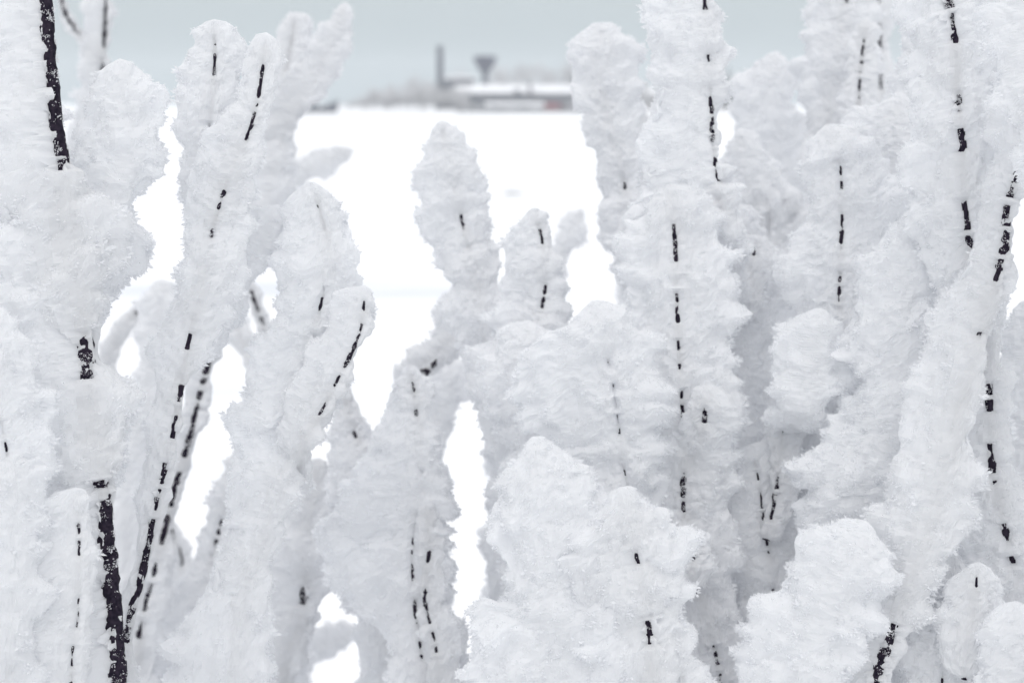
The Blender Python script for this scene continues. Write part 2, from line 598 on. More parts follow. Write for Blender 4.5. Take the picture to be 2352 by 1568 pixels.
S('far blurred stem with a long dashed line of bark, left of centre', 1.95,
  [(545,560,34,30),(520,680,34,30),(490,780,28,20),(460,900,34,20),(436,1000,34,24),(410,1090,30,22),(394,1150,30,20),(372,1240,28,24),(345,1350,28,40),(324,1440,34,50),(300,1640,60,60)],
  bark=(13,18), bare=((770,800),(815,855),(868,880),(900,1000),(1010,1045),(1085,1160),(1180,1245),(1290,1320,.7),(1340,1400),(1420,1465,.8)), group='frost covered shrubs')
S('broad column of frost with speckled bark between the white gaps', 1.42,
  [(708,418,64,46),(733,480,92,48),(750,560,84,66),(740,680,98,104),(722,760,92,100),(705,830,124,76),(694,940,140,50),(690,1010,145,16),(650,1120,115,30),(600,1250,90,40),(560,1380,100,70),(520,1640,110,110)],
  bark=(5,9), bare=((470,530,.5),(660,720,.6),(770,850,.6),(985,1025)), fray=1,
  br=[dict(pts=[(838,655,40,24),(835,700,70,26),(824,770,80,20),(792,840,80,20),(768,885,80,16),(740,940,80,14),(700,1012,70,18),(684,1080,60,30,1.43),(668,1150,40,30,1.46)], bark=(8,9), bare=((690,710),(745,800),(815,850),(860,890),(915,945)), d=1.405)])
S('narrow leaning frosted tips rising in front of the sky, left of the chimney', 2.3,
  [(795,5,20,26),(770,80,30,36),(730,170,44,26),(690,240,60,24),(645,320,66,30),(625,420,50,40),(600,520,40,34),(545,640,30,22),(542,745,22,18),(590,840,20,20),(640,960,36,36),(640,1640,60,60)],
  bark=(6,10), bare=(),
  br=[dict(pts=[(680,28,20,24),(672,80,24,28),(660,150,30,28),(648,230,34,30),(632,330,34,40),(620,430,30,30)], bark=(9,9), bare=((60,170,.12),), d=2.3)])
S('soft blurred frosted twig pointing right over the open snow', 3.0,
  [(812,345,14,16),(775,358,26,26),(730,378,32,30),(680,404,32,30),(640,450,36,34),(600,550,30,24),(548,650,26,20),(546,750,20,16),(600,850,20,20),(660,1000,30,30),(660,1640,50,50)],
  bark=(5,7), bare=())
S('frosted mound at the lower left below the dark trunk gap', 1.32,
  [(225,895,60,55),(205,960,85,85),(190,1060,110,100),(160,1180,110,70),(120,1320,120,60),(80,1450,130,60),(60,1640,140,60)],
  bark=(6,8), bare=())
S('thin dashed stem beside the foot of the far left trunk', 1.22,
  [(172,1120,90,40),(180,1200,120,32),(182,1290,120,30),(180,1380,110,20),(176,1440,120,20),(165,1510,120,20),(160,1640,120,22)],
  bark=(7,14), bare=((1200,1225,.6),(1240,1275),(1370,1390,.7),(1395,1440),(1480,1530),(1545,1640)), fray=1)
S('frost mass at the left edge with one short bare piece of bark', 1.2,
  [(-30,700,80,60),(-10,850,90,90),(2,960,100,110),(14,1030,100,80),(22,1130,110,74),(26,1300,120,66),(10,1640,140,70)],
  bark=(9,12), bare=((968,995,.7),(1015,1048)))
S('tall pale mass filling the upper left edge behind the far left trunk', 1.5,
  [(-10,-120,110,80),(0,80,120,90),(10,250,120,110),(20,420,120,120),(30,600,130,130),(40,800,130,120),(50,1100,130,120),(60,1640,130,130)],
  bark=(8,12), bare=())
S('low frosted stem seen between the dashed stem and the broad column', 2.0,
  [(560,1020,20,36),(536,1110,26,50),(508,1200,34,60),(484,1290,46,60),(450,1400,70,70),(430,1640,90,90)],
  bark=(8,10), bare=((1190,1225,.7),(1238,1275)))
S('thin drooping blurred twig crossing the long white gap at left', 2.5,
  [(395,660,12,12),(350,690,16,14),(300,730,18,18),(262,790,18,22),(240,860,20,24),(228,1000,30,30),(230,1640,50,50)],
  bark=(5,6), bare=((690,720,.6),))
S('hazy frosted stem right of the long white gap at left', 2.2,
  [(372,640,34,40),(362,760,42,44),(345,840,30,40),(330,930,36,44),(300,1040,44,40),(290,1150,30,40),(285,1640,50,60)],
  bark=(5,7), bare=())
S('slim grey twig beside the small white gap left of centre', 2.5,
  [(570,640,10,14),(588,700,12,12),(612,770,12,14),(640,900,20,20),(650,1640,50,50)], bark=(5,6), bare=((670,770,.5),))
# --- centre
S('slender frosted column standing alone against the open snow', 1.72,
  [(1013,278,30,28),(1022,330,42,42),(1040,410,62,66),(1060,500,82,64),(1078,580,84,66),(1098,660,70,54),(1115,760,80,70),(1150,880,60,80),(1200,1000,60,60),(1250,1200,60,60),(1280,1640,80,80)],
  bark=(5,8), bare=((495,525,.6),(565,580,.5)))
S('rounded frosted tip with a dark bark mark, right of the slender column', 1.62,
  [(1222,478,44,30),(1240,530,84,30),(1250,590,94,24),(1253,650,96,20),(1246,700,96,30),(1225,780,100,60),(1210,880,110,70),(1230,1000,90,90),(1240,1640,90,90)],
  bark=(7,9), bare=((528,560,.8),(655,672,.8),(672,706)))
S('faint blurred twig leaning right over the snow at centre', 2.5,
  [(1338,478,14,14),(1318,520,24,22),(1296,570,28,22),(1268,640,28,20),(1240,720,24,24),(1220,900,40,40),(1240,1640,50,50)], bark=(4,5), bare=())
S('wide frosted dome in the middle with bark specks on its right', 1.46,
  [(1360,690,60,60),(1380,745,150,90),(1398,830,190,96),(1410,900,200,62),(1422,985,190,44),(1436,1090,170,60),(1450,1200,120,80),(1460,1640,100,100)],
  bark=(7,10), bare=((822,840,.5),(880,935,.6),(950,975,.6),(982,1000),(1068,1118)), fray=1,
  br=[dict(pts=[(1215,735,50,60),(1210,800,70,110),(1215,880,90,120),(1240,980,90,120),(1290,1080,80,80),(1380,1180,60,60)], bark=(5,7), bare=(), d=1.56)])
S('large rounded frost mass in the lower middle', 1.36,
  [(1225,1002,46,60),(1238,1060,95,100),(1262,1140,146,130),(1280,1240,130,160),(1292,1350,126,170),(1290,1450,190,170),(1300,1640,230,180)],
  bark=(7,10), bare=(),
  br=[dict(pts=[(1425,1118,60,50),(1446,1185,120,90),(1465,1280,140,120),(1480,1380,140,100),(1492,1450,130,86),(1500,1640,120,80)], bark=(14,24), bare=((1258,1290,.9),(1424,1478)), d=1.34)])
S('leaning twig with small bark specks beside the wide dome', 1.6,
  [(1488,1095,30,40),(1497,1130,40,50),(1516,1165,40,50),(1545,1205,50,50),(1580,1300,60,60),(1620,1640,80,80)], bark=(6,7), bare=((1105,1130,.8),(1155,1175,.8)))
S('frosted column with two broken lines of bark, left of the lower white gap', 1.6,
  [(935,840,34,34),(950,888,66,42),(956,950,76,30),(968,1040,130,20),(966,1120,160,28),(952,1200,190,48),(946,1290,200,58),(951,1380,120,60),(967,1490,74,80),(980,1640,60,110)],
  bark=(8,13), bare=((878,900,.8),(940,955,.6),(1078,1095,.6),(1200,1250),(1262,1345),(1372,1412),(1475,1515)),
  br=[dict(pts=[(978,1140,12,26),(984,1200,18,34),(985,1270,20,34),(976,1370,14,40),(988,1430,20,44),(1002,1490,24,50),(1010,1640,40,60)], bark=(8,9), bare=((1265,1290),(1350,1365,.8),(1370,1430),(1450,1470,.6),(1480,1495,.7)), d=1.588)])
S('round soft frost lobe under the arching twig at centre', 2.15,
  [(1035,818,38,36),(1035,870,54,48),(1015,930,38,40),(1000,1000,26,26),(990,1200,30,26),(990,1640,60,60)], bark=(5,6), bare=())
S('arching frosted twig crossing low over the open snow', 1.95,
  [(905,872,32,22),(935,858,34,26),(985,828,40,34),(1035,780,48,44),(1085,730,50,60),(1140,800,50,60),(1170,1000,50,60),(1180,1640,70,70)],
  bark=(9,9), bare=())
S('short frosted twig with a single dark mark above the round lobe', 1.9,
  [(1012,812,6,6),(992,842,9,8),(975,862,10,10),(965,930,14,14),(965,1640,40,40)], bark=(13,8), bare=((826,858),))
S('frosted stem at the lower left with a brown bark spot', 1.85,
  [(735,1052,36,36),(724,1120,46,60),(712,1200,66,90),(702,1290,90,110),(698,1362,92,50),(684,1440,84,44),(656,1520,80,36),(630,1640,80,30)],
  bark=(20,20), bare=((1345,1385),), )
S('short blurred stub of frost in the lower left snow gap', 2.6,
  [(820,1440,24,20),(790,1462,26,24),(745,1480,34,30),(700,1500,34,34),(660,1560,40,40),(640,1640,50,50)], bark=(5,6), bare=())
S('faint frosted stem between the broad column and the open snow', 1.8,
  [(792,880,16,18),(800,950,40,34),(822,1020,70,56),(840,1100,90,80),(850,1200,80,80),(880,1400,60,60),(900,1640,70,70)],
  bark=(6,8), bare=((890,905,.6),(990,1005,.6)))
S('thin blurred twig low in the dark fork at left', 2.6,
  [(390,1190,14,14),(402,1240,16,16),(418,1300,24,24),(420,1640,60,60)], bark=(5,6), bare=((1200,1300,.5),))
# --- right of centre
S('frosted column topped by a round knob beside the snowy roofs', 1.85,
  [(1378,52,44,44),(1380,100,68,66),(1378,180,58,60),(1396,270,56,60),(1416,350,56,60),(1436,430,62,70),(1450,520,60,80),(1470,620,60,90),(1490,760,60,90),(1510,1000,80,90),(1520,1640,90,90)],
  bark=(7,9), bare=((418,432,.8),))
S('thin bare grey twig leaning in the gap beside the round knob', 2.9,
  [(1432,120,9,7),(1440,150,9,7),(1450,200,10,8),(1460,232,12,10),(1470,300,30,30),(1480,600,50,50),(1500,1640,50,50)], bark=(10,10), bare=((140,226),))
S('broad tall frosted column right of the knob, bark along its right edge', 1.52,
  [(1612,-120,130,60),(1618,0,130,24),(1623,70,118,40),(1628,140,122,44),(1632,230,140,16),(1634,300,160,10),(1640,360,185,14),(1648,420,190,30),(1655,500,170,60),(1665,600,110,50,1.56),(1668,700,50,40,1.62),(1660,900,50,50,1.78),(1650,1640,60,60,1.95)],
  bark=(12,14), bare=((-10,22),(128,142),(205,262),(272,304),(314,338),(344,420),(455,480,.4)))
S('centre right stem with the longest dashed line of bark', 1.5,
  [(1535,425,60,60),(1546,500,92,90),(1552,590,102,110),(1555,700,106,120),(1560,820,90,120),(1567,940,86,120),(1570,1060,90,110),(1570,1160,84,110),(1585,1250,80,100),(1600,1350,80,90),(1630,1450,80,80),(1655,1560,80,80),(1665,1640,90,90)],
  bark=(14,17), bare=((515,530,.3),(538,580),(584,606),(640,655,.2),(670,740),(782,856),(898,962),(1015,1035,.2),(1085,1112),(1116,1140,.75),(1152,1172,.6),(1320,1360),(1480,1525),(1545,1575,.7)),
  br=[dict(pts=[(1608,1215,30,34),(1602,1250,36,36),(1592,1290,36,36),(1590,1350,40,40)], bark=(9,9), bare=((1230,1262),(1268,1290)), d=1.46),
      dict(pts=[(1616,885,36,40),(1620,950,50,56),(1608,1030,46,50,1.50),(1590,1130,36,40,1.54)], bark=(15,12), bare=((936,968),), d=1.482)])
S('hidden stem with two dark specks, right of the tall broad column', 1.66,
  [(1700,470,50,56),(1688,540,70,70),(1694,605,80,80),(1700,700,90,90),(1700,850,90,90),(1690,1000,90,90),(1690,1640,90,90)],
  bark=(9,9), bare=((532,545,.6),(595,612,.9)),
  br=[dict(pts=[(1742,540,30,34),(1732,580,36,40),(1715,660,40,40),(1705,740,40,40)], bark=(6,6), bare=((572,586,.7),), d=1.62)])
S('smooth rounded lobe rising against the sky at upper right', 2.1,
  [(1780,118,34,34),(1776,165,62,54),(1770,220,88,56),(1775,290,90,66),(1795,380,80,80),(1815,500,80,80),(1820,700,80,80),(1820,1640,90,90)], bark=(6,8), bare=())
S('bright frost lobe below the little snow gap at upper right', 1.9,
  [(1700,295,30,26),(1712,350,48,46),(1735,430,60,66),(1755,520,80,80),(1770,650,80,80),(1780,1640,80,80)], bark=(6,8), bare=())
S('pair of blurred twigs hanging into the sky at upper right', 1.95,
  [(1935,-110,60,70),(1940,-40,70,60),(1945,20,80,60),(1935,100,76,60),(1920,180,84,60),(1905,280,60,60),(1900,500,60,60),(1900,1640,60,60)],
  bark=(12,10), bare=((-20,12),),
  br=[dict(pts=[(1992,40,26,30),(1982,110,26,30),(1975,180,26,28),(1970,250,40,36),(1960,340,30,30),(1940,420,30,30)], bark=(7,8), bare=((95,130,.7),(140,170,.7),(185,250)), d=1.89)])
S('far thin dashed twig above the bare spot at upper right', 2.5,
  [(2015,-80,22,20),(2018,20,22,20),(2022,110,22,24),(2024,200,22,26),(2030,300,40,40),(2040,600,60,60),(2040,1640,60,60)],
  bark=(8,8), bare=((-20,8),(60,150,.8),(170,205)))
S('frosted stem with three clean dark dashes on the right', 1.52,
  [(1895,288,60,60),(1920,340,92,90),(1932,400,84,110),(1933,500,78,110),(1931,600,90,110),(1928,690,100,100),(1935,800,100,80),(1930,900,90,80),(1916,980,80,80),(1900,1100,80,80),(1890,1640,90,90)],
  bark=(12,14), bare=((365,380,.3),(383,434),(493,574),(625,650,.5),(653,692),(960,985,.7)))
S('round topped lobe under the three clean dashes', 1.46,
  [(1885,708,60,46),(1878,770,90,80),(1862,850,96,96),(1840,950,66,50),(1835,1040,40,30,1.6),(1835,1200,30,30,1.75),(1830,1640,60,60,1.9)], bark=(6,8), bare=())
S('small forked stem with a V of bark at the lower right', 1.52,
  [(1722,1020,70,60),(1740,1090,96,80),(1750,1160,100,84),(1756,1215,100,80),(1766,1275,90,70),(1775,1360,80,60),(1780,1450,80,70),(1790,1640,90,80)],
  bark=(9,12), bare=((1060,1070,.5),(1082,1100),(1130,1165),(1175,1205),(1240,1250,.9),(1265,1275,.7),(1350,1370,.6)),
  br=[dict(pts=[(1800,960,40,50),(1796,1010,34,50),(1789,1080,20,50),(1779,1150,12,46),(1768,1205,12,30),(1760,1240,14,30)], bark=(9,14), bare=((975,1000,.8),(1092,1120),(1135,1195)), d=1.505)])
S('long diagonal trunk from the right edge to a bare black foot', 1.34,
  [(2470,120,120,50),(2400,260,120,40),(2346,380,70,26),(2314,470,56,26),(2306,570,70,22),(2285,650,90,44),(2246,775,110,26),(2205,930,110,40),(2160,1120,110,64),(2115,1270,110,60),(2065,1400,90,46),(2040,1470,80,34),(2010,1560,80,40),(1990,1640,80,50)],
  bark=(18,40), bare=((360,455),(470,520),(530,585,.8),(600,660,.6),(765,782,.8),(1432,1500,.9),(1500,1640)), fray=1)
S('upright trunk at upper right with bare bark windows one above another', 1.38,
  [(2160,-120,100,60),(2178,0,100,66),(2192,80,100,70),(2200,200,110,80),(2208,330,120,80),(2217,470,130,80),(2226,560,120,80),(2245,690,90,70),(2266,850,80,44),(2273,940,90,36),(2277,1060,100,34),(2300,1180,100,60),(2318,1240,100,70),(2335,1350,100,90),(2345,1640,110,100)],
  bark=(22,18), bare=((-100,-20),(-5,20,.7),(35,98),(212,260,.8),(298,352,.9),(458,530),(545,560,.4),(880,905),(920,942),(1018,1085),(1100,1110,.5),(1200,1248,.9),(1275,1290,.9)), fray=1)
S('big bright lobe sweeping down left from the right hand trunk', 1.42,
  [(2120,500,60,60),(2095,580,96,80),(2075,680,115,90),(2070,780,118,100),(2075,880,100,110),(2050,980,130,120),(2005,1070,136,120),(1975,1160,130,100),(1945,1300,110,70),(1890,1640,90,40)],
  bark=(7,9), bare=())
S('frost lobe at upper right between the dashes and the upright trunk', 1.6,
  [(2070,215,40,50),(2055,280,84,90),(2060,360,110,110),(2070,450,110,110),(2090,560,80,90),(2100,800,80,80),(2110,1640,80,80)], bark=(6,8), bare=())
S('shaded frost stem filling the upper right corner', 1.24,
  [(2340,-120,60,90),(2335,0,66,100),(2330,120,60,110),(2345,230,56,110),(2395,330,50,110),(2470,600,60,100),(2520,900,50,80),(2520,1640,90,90)], bark=(10,14), bare=())
S('tall hazy frost stem behind the upright trunk', 1.62,
  [(2110,-120,60,80),(2108,0,46,80),(2105,120,40,90),(2110,240,52,90),(2120,420,80,90),(2160,700,90,90),(2180,1000,90,90),(2200,1640,100,100)], bark=(8,10), bare=())
S('frosted lobe at the right edge of the picture, middle height', 1.5,
  [(2352,690,20,30),(2348,740,30,50),(2345,800,36,50),(2340,870,36,60),(2352,960,30,60),(2345,1050,50,60),(2360,1200,80,80),(2370,1640,90,90)], bark=(6,8), bare=())
S('bright mound at the lower right crossed by no bark', 1.33,
  [(1990,1195,60,46),(1965,1255,110,86),(1930,1340,120,96),(1890,1430,130,84),(1865,1510,130,74),(1850,1640,140,70)], bark=(7,9), bare=())
S('dome at the lower right corner with a short line of bark', 1.36,
  [(2190,1275,60,60),(2180,1340,100,90),(2174,1440,100,110),(2168,1500,90,130),(2163,1580,80,130),(2160,1640,80,130)],
  bark=(11,13), bare=((1432,1450,.8),(1460,1500),(1515,1535,.5),(1540,1570,.9)), fray=1,
  br=[dict(pts=[(2248,1290,36,40),(2242,1335,60,60),(2236,1420,70,70),(2215,1560,60,70)], bark=(11,10), bare=((1327,1345),), d=1.33)])
S('frost mound at the right edge near the bottom corner', 1.3,
  [(2335,1380,50,60),(2330,1460,66,90),(2325,1540,72,110),(2320,1640,80,120)], bark=(7,9), bare=())
S('low frost stem at the bottom right of centre', 1.34,
  [(1555,1478,50,36),(1560,1520,80,46),(1570,1570,90,50),(1580,1640,100,60)], bark=(9,12), bare=((1553,1640,.5),))
S('pale frost stem behind the small forked V of bark', 1.75,
  [(1660,1000,50,60),(1650,1120,80,90),(1640,1250,50,70),(1632,1380,24,60),(1640,1500,30,80),(1650,1640,70,90)], bark=(6,8), bare=())
# --- further stems seen only as pale frost between the others
for _x, _top, _d, _l, _w in (
        (1835, 930, 1.68, 'pale shrub in the hollow left of the sweeping lobe', 70),
        (1690, 1180, 1.7, 'pale shrub in the hollow right of the lower middle mass', 60),
        (100, 620, 2.3, 'pale far stem deep behind the left edge masses', 70),
        (610, 900, 2.4, 'pale far stem behind the foot of the broad column', 40),
        (1180, 900, 2.3, 'pale far stem behind the wide middle dome', 60),
        (1500, 640, 2.3, 'pale far stem behind the longest dashed line', 70),
        (1610, 480, 2.5, 'pale far stem behind the broad tall column', 70),
        (1790, 560, 2.4, 'pale far stem behind the round topped lobe', 90),
        (1870, 520, 2.2, 'pale far stem behind the three clean dashes', 90),
        (1990, 330, 2.4, 'pale far stem left of the upright trunk', 90),
        (2140, 240, 2.2, 'pale far stem behind the upright trunk windows', 90),
        (2270, 1100, 2.2, 'pale far stem near the lower right edge', 80),
        (1740, 900, 2.2, 'pale far stem above the forked V of bark', 90),
        (1400, 1000, 2.2, 'pale far stem behind the lower middle mass', 90)):
    S(_l, _d, [(_x - 8, _top, _w * .5, _w * .5), (_x, _top + 90, _w, _w), (_x + 6, _top + 300, _w * 1.1, _w),
               (_x + 2, 1200 if _top < 900 else 1350, _w, _w), (_x, 1640, _w, _w)], bark=(6, 8), bare=())


def build_stems():
    for k, (label, d, pts, bark, bare, br, tail, group, kw) in enumerate(STEMS):
        kw = dict(kw); kw.pop('fray', None)
        A = branch_arrays(pts, bark, bare, 10 + k * 7, d, extra_tail=(tail[0] + 0.001, tail[1] + 0.001), **kw)
        foot = A['c'][-1]
        loc = (float(foot[0]), float(foot[1]), float(gz(foot[1])))
        root = empty('frosted_shrub', loc, label, 'shrub', group)
        WORLD[root.name] = loc
        far = d > 1.8
        bark_mesh(A, root, 'bark')
        frost_mesh(A, root, d, 0.8 if far else 1.0)
        for j, b in enumerate(br):
            B = branch_arrays(b['pts'], b['bark'], b['bare'], 500 + k * 7 + j, b['d'])
            bo = bark_mesh(B, root, 'branch')
            WORLD[bo.name] = loc
            frost_mesh(B, bo, b['d'], 0.8 if far else 1.0)


build_stems()
# ------------------------------------------------------------------ far shore
M_BRICK = simple_mat('dark_brick', (0.018, 0.028, 0.06), (0.03, 0.03, 0.065), 0.8, 0.9)
M_TOWER = simple_mat('tower_metal', (0.014, 0.018, 0.06), (0.02, 0.022, 0.07), 0.6, 0.7)
M_WALL = simple_mat('grey_wall', (0.26, 0.26, 0.27), (0.40, 0.37, 0.38), 0.4, 0.9)
M_DARKWALL = simple_mat('dark_wall', (0.07, 0.085, 0.12), (0.13, 0.12, 0.14), 0.4, 0.9)
M_GLASS = simple_mat('window_glass', (0.03, 0.035, 0.05), None, 1, 0.3)
M_RED = simple_mat('red_paint', (0.27, 0.04, 0.06), (0.21, 0.035, 0.05), 1.2, 0.6)
M_HULL = simple_mat('hull_paint', (0.02, 0.028, 0.06), (0.035, 0.04, 0.07), 1.0, 0.6)
M_DECK = simple_mat('deckhouse_paint', (0.07, 0.085, 0.12), (0.10, 0.11, 0.14), 1.0, 0.6)
M_CONC = simple_mat('quay_concrete', (0.14, 0.16, 0.17), (0.2, 0.21, 0.22), 0.3, 0.95)
M_FTRUNK = simple_mat('far_trunk', (0.07, 0.06, 0.065), (0.11, 0.10, 0.11), 2, 0.9)
M_FROSTTWIG = simple_mat('frosted_twigs', (0.50, 0.49, 0.50), (0.72, 0.72, 0.73), 0.5, 0.95)
M_CONIFER = simple_mat('conifer_needles', (0.035, 0.055, 0.065), (0.09, 0.11, 0.12), 0.8, 0.95)
M_TYRE = simple_mat('rubber', (0.015, 0.015, 0.015), None, 1, 0.9)


class MB:
    def __init__(self):
        self.v, self.f4, self.f3 = [], [], []

    def box(self, x0, x1, y0, y1, z0, z1):
        n = len(self.v)
        self.v += [(x, y, z) for z in (z0, z1) for x, y in ((x0, y0), (x1, y0), (x1, y1), (x0, y1))]
        self.f4 += [(n, n + 3, n + 2, n + 1), (n + 4, n + 5, n + 6, n + 7), (n, n + 1, n + 5, n + 4),
                    (n + 1, n + 2, n + 6, n + 5), (n + 2, n + 3, n + 7, n + 6), (n + 3, n, n + 4, n + 7)]
        return self

    def lathe(self, cx, cy, prof, seg=20):
        n = len(self.v)
        for r, z in prof:
            for k in range(seg):
                a = 2 * math.pi * k / seg
                self.v.append((cx + r * math.cos(a), cy + r * math.sin(a), z))
        for i in range(len(prof) - 1):
            for k in range(seg):
                k2 = (k + 1) % seg
                self.f4.append((n + i * seg + k, n + i * seg + k2, n + (i + 1) * seg + k2, n + (i + 1) * seg + k))
        for i, fl in ((0, 1), (len(prof) - 1, 0)):
            c = len(self.v)
            self.v.append((cx, cy, prof[i][1]))
            for k in range(seg):
                k2 = (k + 1) % seg
                a, b = n + i * seg + k, n + i * seg + k2
                self.f3.append((c, b, a) if fl else (c, a, b))
        return self

    def gable(self, x0, x1, y0, y1, z0, z1, th=0.4, over=0.6):
        """snow covered double pitch roof, ridge along x"""
        n = len(self.v)
        ym = (y0 + y1) / 2
        y0 -= over; y1 += over; x0 -= over; x1 += over
        for x in (x0, x1):
            self.v += [(x, y0, z0 - 0.15), (x, ym, z1 - 0.05), (x, y1, z0 - 0.15), (x, y1, z0 + th), (x, ym, z1 + th), (x, y0, z0 + th)]
        a, b = n, n + 6
        self.f4 += [(a, b, b + 1, a + 1), (a + 1, b + 1, b + 2, a + 2), (a + 2, b + 2, b + 3, a + 3), (a + 3, b + 3, b + 4, a + 4),
                    (a + 4, b + 4, b + 5, a + 5), (a + 5, b + 5, b, a), (a, a + 1, a + 4, a + 5), (a + 1, a + 2, a + 3, a + 4),
                    (b + 1, b, b + 5, b + 4), (b + 2, b + 1, b + 4, b + 3)]
        return self

    def build(self, name, mat, parent=None):
        return mesh_np(name, self.v, self.f4, self.f3, [mat], parent)


def px2m(px, Y):
    return px / FPX * Y


def building(name, label, cat, xa, xb, Y, ytop, yeave, ybot, depth, wall, n_win, door=True):
    x0, x1 = at_dist(xa, Y), at_dist(xb, Y)
    g = float(gz(Y)) - 0.3
    ze, zt = z_at(yeave, Y), z_at(ytop, Y)
    r = empty(name, ((x0 + x1) / 2, Y, g), label, cat)
    WORLD[r.name] = tuple(r.location)
    MB().box(x0, x1, Y, Y + depth, g, ze).build('wall', wall, r)
    # gable ends
    for xx in (x0 + 0.05, x1 - 0.35):
        mb = MB(); n = 0
        mb.v += [(xx, Y, ze), (xx + .3, Y, ze), (xx + .3, Y + depth, ze), (xx, Y + depth, ze), (xx, Y + depth / 2, zt - 0.1), (xx + .3, Y + depth / 2, zt - 0.1)]
        mb.f3 += [(n, n + 4, n + 3), (n + 1, n + 2, n + 5)]
        mb.f4 += [(n, n + 1, n + 5, n + 4), (n + 3, n + 4, n + 5, n + 2)]
        mb.build('gable', wall, r)
    MB().gable(x0, x1, Y, Y + depth, ze + 0.02, zt).build('roof', M_ROOFSNOW, r)
    wspan = (x1 - x0) / n_win
    hh = (ze - g)
    for i in range(n_win):
        xc = x0 + (i + .5) * wspan
        if door and i == n_win // 2:
            MB().box(xc - .7, xc + .7, Y - 0.06, Y + .03, g + 0.3, g + 2.6).build('door', M_DARKWALL, r)
            continue
        f = MB().box(xc - .8, xc + .8, Y - 0.05, Y + .03, g + hh * .42, g + hh * .8).build('window', M_CONC, r)
        WORLD[f.name] = WORLD[r.name]
        MB().box(xc - .66, xc + .66, Y - 0.09, Y - .052, g + hh * .42 + .14, g + hh * .8 - .14).build('pane', M_GLASS, f)
    return r, x0, x1, g, ze, zt


# long workshop, lower shed, small house, low hall
r, x0, x1, g, ze, zt = building('long_workshop', 'long low workshop under a thick white snow roof across the river', 'building', 1082, 1345, 735, 196, 214, 238, 16, M_DARKWALL, 15)
for px_, w_, yt in ((1188, 14, 196), (1216, 8, 192)):
    xc = at_dist(px_, 733); w2 = px2m(w_, 733) / 2
    MB().box(xc - w2, xc + w2, 731.5, 734.9, z_at(224, 733), z_at(yt + 10, 733)).build('dormer', M_DARKWALL, r)
MB().lathe(at_dist(1216, 738), 738, [(.7, z_at(210, 738)), (.6, z_at(188, 738))], 10).build('roof_vent', M_DARKWALL, r)
building('quay_shed', 'low shed with a snowy roof on the quay in front of the long workshop', 'shed', 1118, 1246, 716, 237, 243, 262, 7, M_DARKWALL, 7)
building('small_house', 'small pale house with a snow roof left of the long workshop', 'house', 1052, 1112, 745, 198, 212, 236, 9, M_WALL, 3)
building('boiler_house', 'dark low boiler house joined to the chimney foot', 'building', 1026, 1092, 770, 176, 180, 214, 12, M_DARKWALL, 5)
building('far_barn', 'snow roofed barn behind the broad columns on the right', 'barn', 1640, 1720, 735, 196, 210, 226, 14, M_WALL, 5)
building('far_warehouse', 'dim warehouse at the far right shore behind the frosted knob', 'warehouse', 1372, 1560, 760, 200, 216, 240, 14, M_WALL, 9)

# chimney
Y = 775
cx_ = at_dist(1016, Y); g = float(gz(Y)) - .3
r = empty('brick_chimney', (cx_, Y, g), 'tall dark factory chimney on the far shore', 'chimney'); WORLD[r.name] = tuple(r.location)
w = px2m(8.2, Y)
MB().lathe(cx_, Y, [(w * 1.12, g), (w, z_at(200, Y)), (w * .82, z_at(112, Y))], 24).build('shaft', M_BRICK, r)
MB().lathe(cx_, Y, [(w * .9, z_at(112, Y) + .01), (w * .95, z_at(110, Y)), (w * .9, z_at(106, Y)), (w * .6, z_at(106, Y) + .02)], 24).build('crown_band', M_BRICK, r)
MB().box(cx_ - w * 1.5, cx_ + w * 1.5, Y - w * 1.5, Y + w * 1.5, g, z_at(194, Y)).build('plinth', M_RED if False else M_BRICK, r)

# water tower
Y = 780
cx_ = at_dist(1116, Y); g = float(gz(Y)) - .3
r = empty('water_tower', (cx_, Y, g), 'dark funnel topped water tower on the far shore', 'water tower'); WORLD[r.name] = tuple(r.location)
R = px2m(26, Y)
MB().lathe(cx_, Y, [(R * .36, g), (R * .26, z_at(176, Y)), (R * .30, z_at(168, Y))], 20).build('shaft', M_TOWER, r)
MB().lathe(cx_, Y, [(R * .30, z_at(168, Y) + .01), (R * .62, z_at(157, Y)), (R * .95, z_at(142, Y)), (R, z_at(136, Y)), (R * .98, z_at(132, Y))], 24).build('tank', M_TOWER, r)
MB().lathe(cx_, Y, [(R * 1.02, z_at(132, Y) + .01), (R * 1.02, z_at(130.5, Y)), (R * .5, z_at(129, Y)), (.2, z_at(127.5, Y))], 24).build('roof', M_TOWER, r)

# quay wall
Y = 703
q = MB().box(at_dist(1050, Y), at_dist(1345, Y), Y, Y + 3, -0.3, z_at(253, Y)).build('quay_wall', M_CONC)
tag(q, 'low grey quay wall along the far edge of the ice', 'quay wall')
# line of posts on the quay
for i in range(14):
    x_ = 1058 + i * 21
    Yp = 701
    p_ = MB().box(at_dist(x_, Yp) - .22, at_dist(x_, Yp) + .22, Yp, Yp + .44, -0.3, z_at(249.5, Yp)).build('mooring_post', M_DARKWALL)
    tag(p_, 'dark mooring post standing in the row along the far quay wall', 'post', 'mooring posts along the quay')

